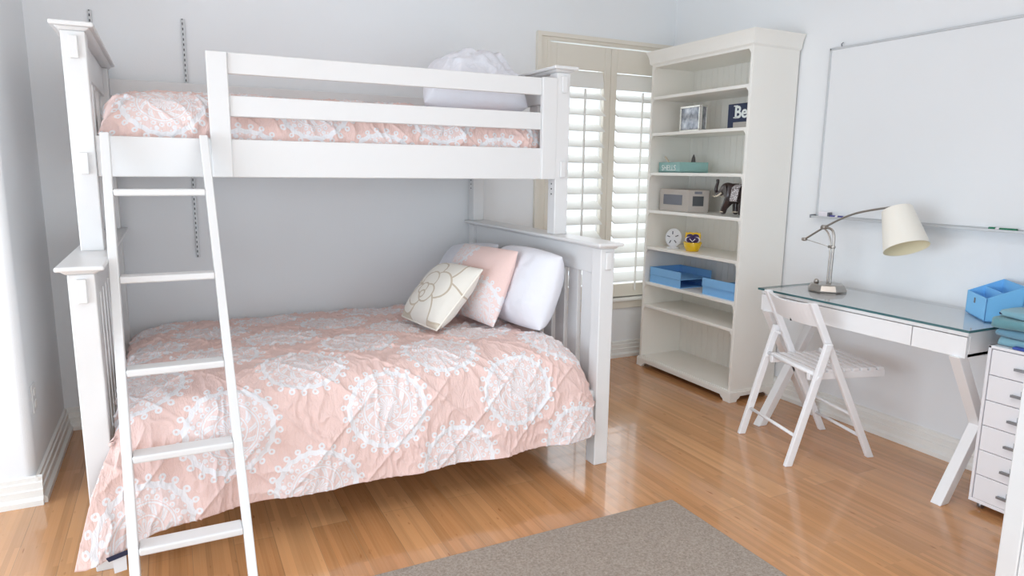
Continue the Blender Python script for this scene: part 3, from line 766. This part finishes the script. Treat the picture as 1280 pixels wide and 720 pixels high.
# sand dollar and yellow pansy pot
sd = thing('sand_dollar', 'white sand dollar on a small stand on the fifth shelf', 'ornament', (-.285,-.445,.853))
Mx = Matrix.Rotation(math.radians(-84), 3, 'Y') @ Matrix.Identity(3); Mx = Matrix.Rotation(math.radians(20), 3, 'Z') @ Mx
b = MB(); cc = Vector((-.285,-.44,.925)); b.lathe([(.0005,.012),(.02,.0115),(.045,.009),(.060,.004),(.063,0),(.060,-.004),(.0005,-.006)], cc, 40, Mx); b.build('disc', WHITECER, sd)
b = MB()
for k in range(5):
    a = 2*PI*k/5 + .1
    p0 = cc + Mx @ Vector((math.cos(a)*.022, math.sin(a)*.022, .0118)); p1 = cc + Mx @ Vector((math.cos(a)*.043, math.sin(a)*.043, .0098)); b.tube([p0, p1], .0032, 8)
b.build('petal_marks', SCREEN, sd)
MB().lathe([(.040,0),(.042,.006),(.030,.010),(.020,.014),(.024,.02)], (-.285,-.44,.853), 24).build('stand', WHITECER, sd)
pot = thing('pansy_pot', 'yellow glazed pot with a purple pansy face on the fifth shelf', 'pot', (-.27,-.625,.853))
pc = Vector((-.275,-.618,.853)); pn = Vector((-.75,-.66,0)).normalized(); pr_ = Vector((.66,-.75,0)).normalized()
PT = lambda a, d, z: (pc.x+pr_.x*a+pn.x*d, pc.y+pr_.y*a+pn.y*d, pc.z+z)
b = MB(); b.lathe([(.036,0),(.040,.003),(.050,.025),(.060,.058),(.056,.060),(.046,.030),(.034,.008),(.0005,.007)], pc, 36); b.build('bowl', YELLOW, pot)
b = MB(); b.prism([(-.046,.03),(.046,.03),(.050,.105),(.046,.124),(.036,.120),(.02,.124),(0,.121),(-.02,.124),(-.036,.120),(-.046,.124),(-.050,.105)], lambda a, c, d: PT(a, d, c), -.012, .002); b.build('back_plate', YELLOW, pot, bevel=.003)
def petal(da, dz, ra, rz, d0, m, name):
    b = MB(); b.lathe([(1,-.003),(1,.0),(.9,.003),(.5,.0045),(.001,.005)], (0,0,0), 24)
    b.v = [Vector(PT(da+v.x*ra, d0+v.z, dz+v.y*rz)) for v in b.v]; b.build(name, m, pot)
petal(.018,.094,.022,.018,.004,PURPLE,'petal'); petal(-.018,.094,.022,.018,.004,PURPLE,'petal')
petal(.024,.074,.024,.021,.008,PETALW,'petal'); petal(-.024,.074,.024,.021,.008,PETALW,'petal')
petal(.019,.075,.021,.018,.011,PURPLE,'petal'); petal(-.019,.075,.021,.018,.011,PURPLE,'petal'); petal(0,.064,.018,.016,.013,PURPLE,'petal')
b = MB(); b.tube([PT(-.018,.0185,.082),PT(0,.021,.064),PT(.018,.0185,.082)], .003, 8); b.build('petal_edge', PETALW, pot)

# letter trays
def letter_tray(x0, y0, y1, z, label, depth=.265, open_back=False):
    t = thing('letter_tray', label, 'letter tray', (x0+depth/2, (y0+y1)/2, z), 'blue letter trays')
    b = MB(); h = .052; th = .004
    b.box(x0, x0+depth, y0, y1, z, z+th)
    b.build('base', TRAYB, t)
    MB().box(x0, x0+th, y0, y1, z+th, z+h).build('front_wall', TRAYB, t); 
    MB().box(x0+depth-th, x0+depth, y0, y0+.075 if open_back else y1, z+th, z+h+(.02 if open_back else 0)).build('back_wall', TRAYB, t)
    ya, yb = (y0, y0+th) if open_back else (y1-th, y1)
    MB().box(x0+th, x0+depth-th, ya, yb, z+th, z+h).build('end_wall', TRAYB, t)
    return t
letter_tray(-.345, -.60, -.285, .606, 'lower tray of the blue pair at the window end of the sixth shelf')
letter_tray(-.345, -.60, -.285, .660, 'upper tray of the blue pair at the window end of the sixth shelf')
letter_tray(-.335, -1.10, -.80, .606, 'lower tray of the blue pair at the desk end of the sixth shelf', open_back=True)
letter_tray(-.345, -1.10, -.805, .660, 'upper tray of the blue pair at the desk end of the sixth shelf', open_back=True)

# ------------------------------------------------------------------ desk
dk = thing('desk', 'white desk with crossed legs and glass top against the right wall', 'desk', (-.26, -1.96, 0))
DX0, DX1, DY0, DY1, DZ0, DZ1 = -.497, -.04, -2.497, -1.432, .637, .745
def dpart(name, *a, bevel=.002, m=DESKW): return MB().box(*a).build(name, m, dk, bevel=bevel)
b = MB(); b.box(DX0+.018, DX1, DY0, DY1, DZ0+.004, DZ0+.016); b.box(DX0, DX1, DY0, DY1, DZ1-.018, DZ1); b.box(DX0+.018, DX1, DY0, DY0+.018, DZ0, DZ1-.018); b.box(DX0+.018, DX1, DY1-.018, DY1, DZ0, DZ1-.018); b.box(DX1-.018, DX1, DY0, DY1, DZ0, DZ1-.018)
b.build('case', DESKW, dk)
for y0, y1 in ((DY1-.235, DY1-.001), (-2.268, DY1-.238), (DY0+.001, -2.271)): dpart('drawer', DX0-.001, DX0+.018, y0+.001, y1-.001, DZ0, DZ1-.022, bevel=.0015)
MB().box(-.512, -.03, -2.508, -1.418, .745, .756).build('glass_top', DESKGLASS, dk)
b = MB()
for (x0,x1,y0,y1) in ((-.5125,-.512,-2.508,-1.418),(-.512,-.03,-2.5085,-2.508),(-.512,-.03,-1.418,-1.4175)): b.box(x0,x1,y0,y1,.7455,.7555)
b.build('glass_edge', GLASSEDGE, dk)
for y in (-1.478, -2.462):
    for s in (0, 1):
        xa, xb = (-.487, -.075) if s == 0 else (-.075, -.487)
        yo = .0 if s == 0 else .0
        b = MB(); w = .028; hh = .045
        b.hexa([(xa-w,y-hh/2,0),(xa+w,y-hh/2,0),(xa+w,y+hh/2,0),(xa-w,y+hh/2,0)], [(xb-w,y-hh/2,DZ0+.002),(xb+w,y-hh/2,DZ0+.002),(xb+w,y+hh/2,DZ0+.002),(xb-w,y+hh/2,DZ0+.002)])
        lg = b.build('leg', DESKW, dk, bevel=.003)
        MB().tube([(xa,y,0.0),(xa,y,.006)], .014, 12).build('foot_pad', BLACK, lg)

# lamp
LXc, LYc, GZ = -.235, -1.625, .756
lp_ = thing('desk_lamp', 'brushed steel desk lamp with cream cone shade on the glass desk', 'lamp', (LXc, LYc, GZ))
b = MB(); b.lathe([(.098,0),(.100,.006),(.084,.034),(.078,.036),(.0005,.037)], (LXc,LYc,GZ), 8, Matrix.Rotation(.35,3,'Z')); b.build('base', STEEL, lp_, bevel=.002, smooth=False)
MB().lathe([(.012,0),(.013,.012),(.008,.02),(.0005,.021)], (LXc-.03,LYc+.045,GZ+.036), 14).build('switch', STEEL, lp_)
def arc(pts, n=10):
    p, _ = smooth_path(pts, n*len(pts)//2, 3); return [tuple(q) for q in p]
X0 = LXc
MB().tube(arc([(X0,-1.640,GZ+.03),(X0,-1.640,.985),(X0,-1.640,1.04),(X0,-1.628,1.075),(X0,-1.595,1.084),(X0,-1.573,1.082)]), .0062, 12).build('pole', STEEL, lp_)
MB().tube(arc([(X0,-1.622,GZ+.03),(X0,-1.622,.985),(X0,-1.620,1.02),(X0,-1.600,1.06),(X0,-1.572,1.080)]), .0045, 10).build('pole', STEEL, lp_)
b = MB(); b.tube([(X0,-1.585,1.083),(X0,-1.560,1.083)], .012, 12); b.tube([(X0-.02,-1.573,1.083),(X0+.02,-1.573,1.083)], .007, 12); b.tube([(X0,-1.648,.985),(X0,-1.612,.985)], .008, 12); b.build('joint', STEEL, lp_)
ARM = arc([(X0,-1.452,1.006),(X0,-1.58,1.088),(X0,-1.72,1.160),(X0,-1.84,1.190),(X0,-1.935,1.207)], 14)
MB().tube(ARM, [.0055]*len(ARM), 10).build('arm', STEEL, lp_)
MB().lathe([(.009,-.012),(.010,0),(.009,.012)], (X0,-1.455,1.009), 12, Matrix.Rotation(PI/2,3,'X')).build('arm_end', STEEL, lp_)
MB().tube([(X0,-1.462,1.010),(X0,-1.615,.985)], .0018, 6).build('tension_wire', STEEL, lp_)
ax = Vector((-.16,-.43,-.84)).normalized(); tc_ = Vector((X0,-1.966,1.196))
Mz = ax.to_track_quat('Z', 'Y').to_matrix()
Ls = .195
b = MB(); b.lathe([(.066,0),(.098,Ls)], tc_, 48, Mz); b.f = [f for f in b.f if len(f) == 4]; b.sm = [True]*len(b.f)
sh = b.build('shade', LAMP, lp_)
b = MB(); b.lathe([(.0645,.001),(.0965,Ls-.0005)], tc_, 48, Mz); b.f = [f for f in b.f if len(f) == 4]; b.sm = [True]*len(b.f); b.build('lining', LAMPIN, sh)
b = MB(); ring = [tc_ + Mz @ Vector((.0972*math.cos(2*PI*k/48), .0972*math.sin(2*PI*k/48), Ls)) for k in range(49)]; b.tube(ring, .0016, 6, False)
ring = [tc_ + Mz @ Vector((.065*math.cos(2*PI*k/48), .065*math.sin(2*PI*k/48), 0)) for k in range(49)]; b.tube(ring, .0016, 6, False); b.build('rim', LAMP, sh)
b = MB()
for k in range(3):
    a = 2*PI*k/3; b.tube([tc_ + Mz @ Vector((0,0,.03)), tc_ + Mz @ Vector((.065*math.cos(a),.065*math.sin(a),.001))], .0016, 6)
b.tube([Vector(ARM[-1]), tc_ + Mz @ Vector((0,0,.02)), tc_ + Mz @ Vector((0,0,.075))], [.006,.014,.014], 12); b.build('socket', STEEL, lp_)
b = MB(); b.lathe([(.012,0),(.014,.02),(.027,.045),(.030,.062),(.024,.082),(.0005,.092)], tc_ + ax*.07, 20, Mz); b.build('bulb', WHITECER, lp_)

# blue card organiser, turned across the desk corner
og = thing('desk_organizer', 'light blue two compartment organizer on the end of the desk', 'organizer', (-.15,-2.38,GZ))
FL, FR = Vector((-.118,-2.262)), Vector((-.272,-2.428)); u2 = (FL-FR); Wd = u2.length; u2 /= Wd; n2 = Vector((u2.y,-u2.x)); Dp = .135
OG = lambda a, d, z: (FR.x+u2.x*a+n2.x*d, FR.y+u2.y*a+n2.y*d, GZ+z)
h0, h1 = .097, .155; th = .004
b = MB(); b.box(0,0,0,0,0,0); b = MB(OG)
b.box(0,Wd,0,th,0,h0); b.box(0,Wd,Dp-th,Dp,0,h1); b.box(0,Wd,0,Dp,0,.004)
hz = lambda d: h0+(h1-h0)*d/Dp
for a in (0, Wd-th): b.hexa([(a,0,0),(a+th,0,0),(a+th,Dp,0),(a,Dp,0)], [(a,0,h0),(a+th,0,h0),(a+th,Dp,h1),(a,Dp,h1)])
b.build('box', BLUE, og)
b = MB(OG); b.box(th,Wd-th,Dp*.48,Dp*.48+th,.004,hz(Dp*.48)-.006); b.build('divider', BLUE, og)
b = MB(OG); b.box(Wd*.54,Wd*.60,-.0015,.002,h0-.040,h0-.018); b.build('notch', SCREEN, og)

# ------------------------------------------------------------------ folding chair
O2 = Vector((-.5025,-1.7855)); cu_, cv_ = Vector((.966,-.258)), Vector((-.258,-.966))
CH = lambda u, v, z: (O2.x+cu_.x*u+cv_.x*v, O2.y+cu_.y*u+cv_.y*v, z)
ch = thing('folding_chair', 'white wooden folding chair with slatted seat at the desk', 'chair', (O2.x, O2.y, 0))
lt = lambda z: .232 - .385*z/.775       # long leg: u at height z
st_ = lambda z: -.230 + .158*z/.577     # short leg
for s in (-1, 1):
    v = s*.181; b = MB(CH); w = .0185; hv = .0115
    b.hexa([(lt(0)-w,v-hv,0),(lt(0)+w,v-hv,0),(lt(0)+w,v+hv,0),(lt(0)-w,v+hv,0)], [(lt(.775)-w,v-hv,.775),(lt(.775)+w,v-hv,.775),(lt(.775)+w,v+hv,.775),(lt(.775)-w,v+hv,.775)])
    b.build('back_leg', CHAIRW, ch, bevel=.004)
    v = s*.207; b = MB(CH)
    b.hexa([(st_(0)-w,v-hv,0),(st_(0)+w,v-hv,0),(st_(0)+w,v+hv,0),(st_(0)-w,v+hv,0)], [(st_(.585)-w,v-hv,.585),(st_(.585)+w,v-hv,.585),(st_(.585)+w,v+hv,.585),(st_(.585)-w,v+hv,.585)])
    b.build('front_leg', CHAIRW, ch, bevel=.004)
    b = MB(CH); b.tube([(st_(.55),s*.160,.55),(st_(.55),s*.221,.55)], .007, 10); b.tube([(st_(.425),s*.185,.425),(st_(.425),s*.226,.425)], .010, 12); b.build('pivot', CHAIRW, ch)
# curved backrest with cut-out
b = MB(CH); n = 14; vs = []; fs = []
for i in range(n+1):
    v = -.171 + .342*i/n; cur = -.030*(1-(v/.171)**2)
    for (z, off) in ((.655,0),(.772,0)):
        zz = z - (.012*(1-(v/.171)**2) if z > .7 else -.0)
        vs += [CH(lt(z)+cur-.008, v, zz), CH(lt(z)+cur+.008, v, zz)]
for i in range(n):
    a = i*4; c = a+4
    fs += [(a,a+2,c+2,c),(a+1,c+1,c+3,a+3),(a+2,a+3,c+3,c+2),(a,c,c+1,a+1)]
fs += [(0,1,3,2),(n*4,n*4+2,n*4+3,n*4+1)]
b.T = None; b.add(vs, fs); b.build('backrest', CHAIRW, ch, bevel=.003)
MB(CH).box(lt(.66)-.042, lt(.66)-.034, -.002, .002, .654, .682).build('notch', DARK, ch)
# slatted seat
b = MB(CH); zs = .442
for s in (-1, 1): b.hexa([(-.125,s*.153-.011,zs-.042),(.285,s*.153-.011,zs-.042),(.285,s*.153+.011,zs-.042),(-.125,s*.153+.011,zs-.042)], [(-.125,s*.153-.011,zs-.008),(.285,s*.153-.011,zs-.008),(.285,s*.153+.011,zs-.008),(-.125,s*.153+.011,zs-.008)])
b.build('seat_rail', CHAIRW, ch, bevel=.003)
for k in range(9):
    u = -.118 + k*.0455; MB(CH).box(u, u+.031, -.166, .166, zs-.008, zs+.006).build('seat_slat', CHAIRW, ch, bevel=.003)
for (uf, z, vv, r) in ((st_, .435, .207, .011), (st_, .14, .207, .008), (lt, .105, .181, .008), (lt, .215, .181, .008)):
    MB(CH).tube([(uf(z),-vv,z),(uf(z),vv,z)], r, 12).build('stretcher', CHAIRW, ch)

# ------------------------------------------------------------------ drawer unit
HX0, HX1, HY1, HY0 = -.405, -.045, -2.528, -2.808
HELM = mat('white_steel', lin(242,241,244), .38)
hm = thing('drawer_unit', 'narrow white metal drawer unit with six drawers on casters', 'drawer unit', ((HX0+HX1)/2, (HY0+HY1)/2, 0))
b = MB(); b.box(HX0,HX1,HY1-.012,HY1,.045,.693); b.box(HX0,HX1,HY0,HY0+.012,.045,.693); b.box(HX0,HX1,HY0,HY1,.681,.693); b.box(HX0,HX1,HY0,HY1,.03,.045); b.box(HX1-.01,HX1,HY0,HY1,.03,.693); b.box(HX0+.02,HX1,HY0+.012,HY1-.012,.045,.681)
b.build('body', HELM, hm, bevel=.002)
dh = .1058
for k in range(6):
    z1 = .678 - k*dh; z0 = z1 - dh + .003
    dr = MB().box(HX0, HX0+.019, HY0+.016, HY1-.016, z0, z1).build('drawer', HELM, hm, bevel=.002)
    yc = (HY0+HY1)/2; zc = (z0+z1)/2-.004
    b = MB(); b.box(HX0-.014,HX0,yc-.032,yc+.032,zc-.003,zc+.001); b.box(HX0-.016,HX0-.013,yc-.032,yc+.032,zc-.007,zc+.003); b.tube([(HX0-.001,yc,zc),(HX0-.003,yc,zc+.022)],.0018,6)
    b.build('handle', GREYMETAL, dr)
for x in (HX0+.035, HX1-.035):
    for y in (HY0+.035, HY1-.035):
        b = MB(); b.tube([(x,y-.008,.015),(x,y+.008,.015)], .015, 14); b.tube([(x,y,.015),(x,y,.03)], .006, 8); b.build('caster', GREYMETAL, hm)

# folded towels on the drawer unit
def towel(x0, x1, y0, y1, z, h, m, label, layers, edge=None):
    """a folded towel: a folded strip, rounded where it turns, pushed along y"""
    t = thing('folded_towel', label, 'towel', ((x0+x1)/2,(y0+y1)/2,z), 'folded towels')
    th = h/layers; n = 26; out = []; inn = []
    L = x1-x0; pts = []
    for k in range(layers):
        zz = z + th*(k+.5); a, c = (x0+th*.55, x1-th*.55) if k % 2 == 1 else (x1-th*.55, x0+th*.55)
        for q in np.linspace(0, 1, 10): pts.append((a+(c-a)*q, zz))
        if k < layers-1:
            for q in np.linspace(-PI/2, PI/2, 7)[1:-1]:
                pts.append((c + (1 if c > a else -1)*th*.5*math.cos(q), zz+th*.5+th*.5*math.sin(q)))
    pts = np.array(pts); d = np.gradient(pts, axis=0); d /= np.linalg.norm(d, axis=1, keepdims=True); nn = np.stack([-d[:,1], d[:,0]], 1)*th*.47
    A, B = pts+nn, pts-nn; m_ = len(pts); ys = np.linspace(y0, y1, 22); vs = []; fs = []
    for j, y in enumerate(ys):
        for ring in (A, B[::-1]):
            for p in ring:
                w = .006*noise.noise(Vector((p[0]*14, y*14, p[1]*40+z*9)))
                vs.append((p[0]+w*1.5, y+.006*noise.noise(Vector((p[0]*10, j*.0+p[1]*70, z*40))), p[1]+w*.5))
    k2 = 2*m_
    for j in range(len(ys)-1):
        for i in range(k2): fs.append((j*k2+i, j*k2+(i+1)%k2, (j+1)*k2+(i+1)%k2, (j+1)*k2+i))
    for j in (0, len(ys)-1):
        for i in range(m_-1): fs.append((j*k2+i, j*k2+i+1, j*k2+k2-2-i, j*k2+k2-1-i))
    b = MB(); b.add(vs, fs, True); b.build('cloth', m, t)
    if edge:
        b = MB(); b.tube([(x0+.004, y1+.002, z+h*edge), (x0+.13, y1+.003, z+h*edge-.002), (x1-.03, y1+.002, z+h*edge)], .0045, 8); b.tube([(x0-.001, y0+.02, z+h*edge), (x0-.001, y1, z+h*edge)], .0045, 8); b.build('hem', NAVYT, t)
    return t
ty0, ty1 = -2.80, -2.545
towel(-.372, -.09, ty0, ty1, .694, .034, TOWEL[2], 'pale blue folded towel at the bottom of the pile', 2)
towel(-.376, -.09, ty0, ty1+.008, .729, .034, TOWEL[0], 'mid blue folded towel second from the bottom of the pile', 2)
towel(-.388, -.09, ty0, ty1+.022, .764, .042, TOWEL[1], 'thick teal folded towel third from the bottom of the pile', 2)
towel(-.368, -.09, ty0, ty1+.010, .807, .028, TOWEL[2], 'thin dark edged folded towel on top of the pile', 2, .5)
o = MB().box(-.40, -.372, -2.70, -2.61, .694, .704).build('notebook', ROYAL, bevel=.003); origin(o, (-.386,-2.655,.694)); tag(o, 'small royal blue booklet at the front edge of the drawer unit', 'booklet')

# ------------------------------------------------------------------ whiteboard
wb = thing('whiteboard', 'large whiteboard with thin grey frame on the right wall', 'whiteboard', (0, -2.1, 1.12))
WY0, WY1, WZb, WZt = -2.95, -1.334, 1.122, 2.035
ALU = mat('aluminium_trim', lin(206,209,212), .45, .35)
MB().box(-.014, 0, WY0, WY1, WZb, WZt).build('panel', mat('dry_erase_white', lin(234,236,238), .22), wb)
b = MB()
for a in ((WY0,WY1,WZt-.012,WZt),(WY0,WY1,WZb-.004,WZb+.010),(WY1-.012,WY1,WZb,WZt)): b.box(-.019, -.001, a[0], a[1], a[2], a[3])
b.build('frame', ALU, wb, bevel=.002)
b = MB(); b.box(-.055,-.015,WY0,WY1,WZb-.006,WZb-.002); b.box(-.057,-.053,WY0,WY1,WZb-.006,WZb+.006); b.build('tray', ALU, wb, bevel=.001)
MB().box(-.060,0,WY1-.004,WY1+.006,WZb-.008,WZb+.012).build('corner_cap', GREYMETAL, wb, bevel=.003)
MB().tube([(-.02,-1.41,WZt),(-.024,-1.41,WZt+.012),(-.012,-1.41,WZt+.02)], .003, 8).build('hook', GREYMETAL, wb)
def marker(y, m, label, cap):
    t = thing('marker_pen', label, 'marker', (-.035, y, WZb-.002), 'markers on the whiteboard tray'); z = WZb+.006; x = -.036
    d = 1 if cap > 0 else -1
    MB().tube([(x,y,z),(x,y-d*.028,z)], .0078, 12).build('cap', m, t); MB().tube([(x,y-d*.028,z),(x,y-d*.045,z)], .0068, 12).build('collar', PETALW, t); MB().tube([(x,y-d*.045,z),(x,y-d*.115,z)], .0072, 12).build('barrel', m, t)
marker(-2.272, GREEN, 'green marker pen on the whiteboard tray above the organizer', 1)
marker(-1.525, PURP, 'blue marker pen on the whiteboard tray near the bookcase', -1)
er = thing('board_eraser', 'white eraser block with dark felt end on the whiteboard tray', 'eraser', (-.035,-1.40,WZb-.002))
MB().box(-.050,-.022,-1.437,-1.378,WZb-.002,WZb+.030).build('body', PETALW, er, bevel=.004); MB().box(-.050,-.022,-1.447,-1.436,WZb+.004,WZb+.028).build('felt', SCREEN, er, bevel=.002)

# ------------------------------------------------------------------ light and camera
W = bpy.data.worlds.new('sky'); bpy.context.scene.world = W; W.use_nodes = True
bg = W.node_tree.nodes['Background']; bg.inputs[0].default_value = (.86,.93,1,1); bg.inputs[1].default_value = 2.0
def area(name, loc, rot, sx, sy, power, col):
    l = bpy.data.lights.new(name, 'AREA'); l.shape = 'RECTANGLE'; l.size = sx; l.size_y = sy; l.energy = power; l.color = col
    o = bpy.data.objects.new(name, l); C.objects.link(o); o.location = loc; o.rotation_euler = rot; return o
area('daylight_bay', (BAYX-.3, (BY0+BY1)/2, (BZ0+BZ1)/2), (0, -PI/2, 0), BZ1-BZ0, BY1-BY0, 150, (.76,.88,1))
area('fill_front', ((FX0+FX1)/2, FY-.3, (FZ0+FZ1)/2), (PI/2, 0, 0), FX1-FX0, FZ1-FZ0, 44, (.88,.94,1))  # soft fill from behind the camera, through the added front window
t = thing('added_fill_light', 'added round white fill light fixture over the middle of the room', 'fill light', (-1.9, -3.0, CZ))  # added fixture, out of view, there only to carry the shadow fill
MB().lathe([(.19,0),(.19,-.02),(.175,-.03),(.0005,-.03)], (-1.9,-3.0,CZ), 40).build('base', WHITE, t)
area('added_fill_lamp', (-1.9, -3.0, CZ-.035), (0, 0, 0), .32, .32, 10, (1,.98,.96))  # fill lamp added to lift the shadows
area('daylight_back', ((WX0+WX1)/2, .45, 1.5), (-PI/2, 0, 0), 1.1, 2.0, 9, (.97,.98,1))

cam = bpy.data.cameras.new('camera'); co = bpy.data.objects.new('camera', cam); C.objects.link(co)
cam.sensor_width = 36; cam.lens = 850.145/1280*36; cam.clip_start = .02
yaw, pitch, roll = .4652, .1712, .0123
fw = Vector((math.sin(yaw)*math.cos(pitch), math.cos(yaw)*math.cos(pitch), -math.sin(pitch))); rt = Vector((math.cos(yaw), -math.sin(yaw), 0)); up = rt.cross(fw)
r_ = rt*math.cos(roll)+up*math.sin(roll); u_ = -rt*math.sin(roll)+up*math.cos(roll)
co.matrix_world = Matrix(((r_.x,u_.x,-fw.x,-3.3025),(r_.y,u_.y,-fw.y,-4.038),(r_.z,u_.z,-fw.z,1.3578),(0,0,0,1)))
sc = bpy.context.scene; sc.camera = co
sc.view_settings.view_transform = 'Standard'; sc.view_settings.look = 'None'; sc.view_settings.gamma = 1; sc.view_settings.use_curve_mapping = False
sc.view_settings.exposure = -0.3
sc.cycles.max_bounces = 12; sc.cycles.diffuse_bounces = 8; sc.cycles.transparent_max_bounces = 16; sc.cycles.use_denoising = True
sc.cycles.sample_clamp_indirect = 8
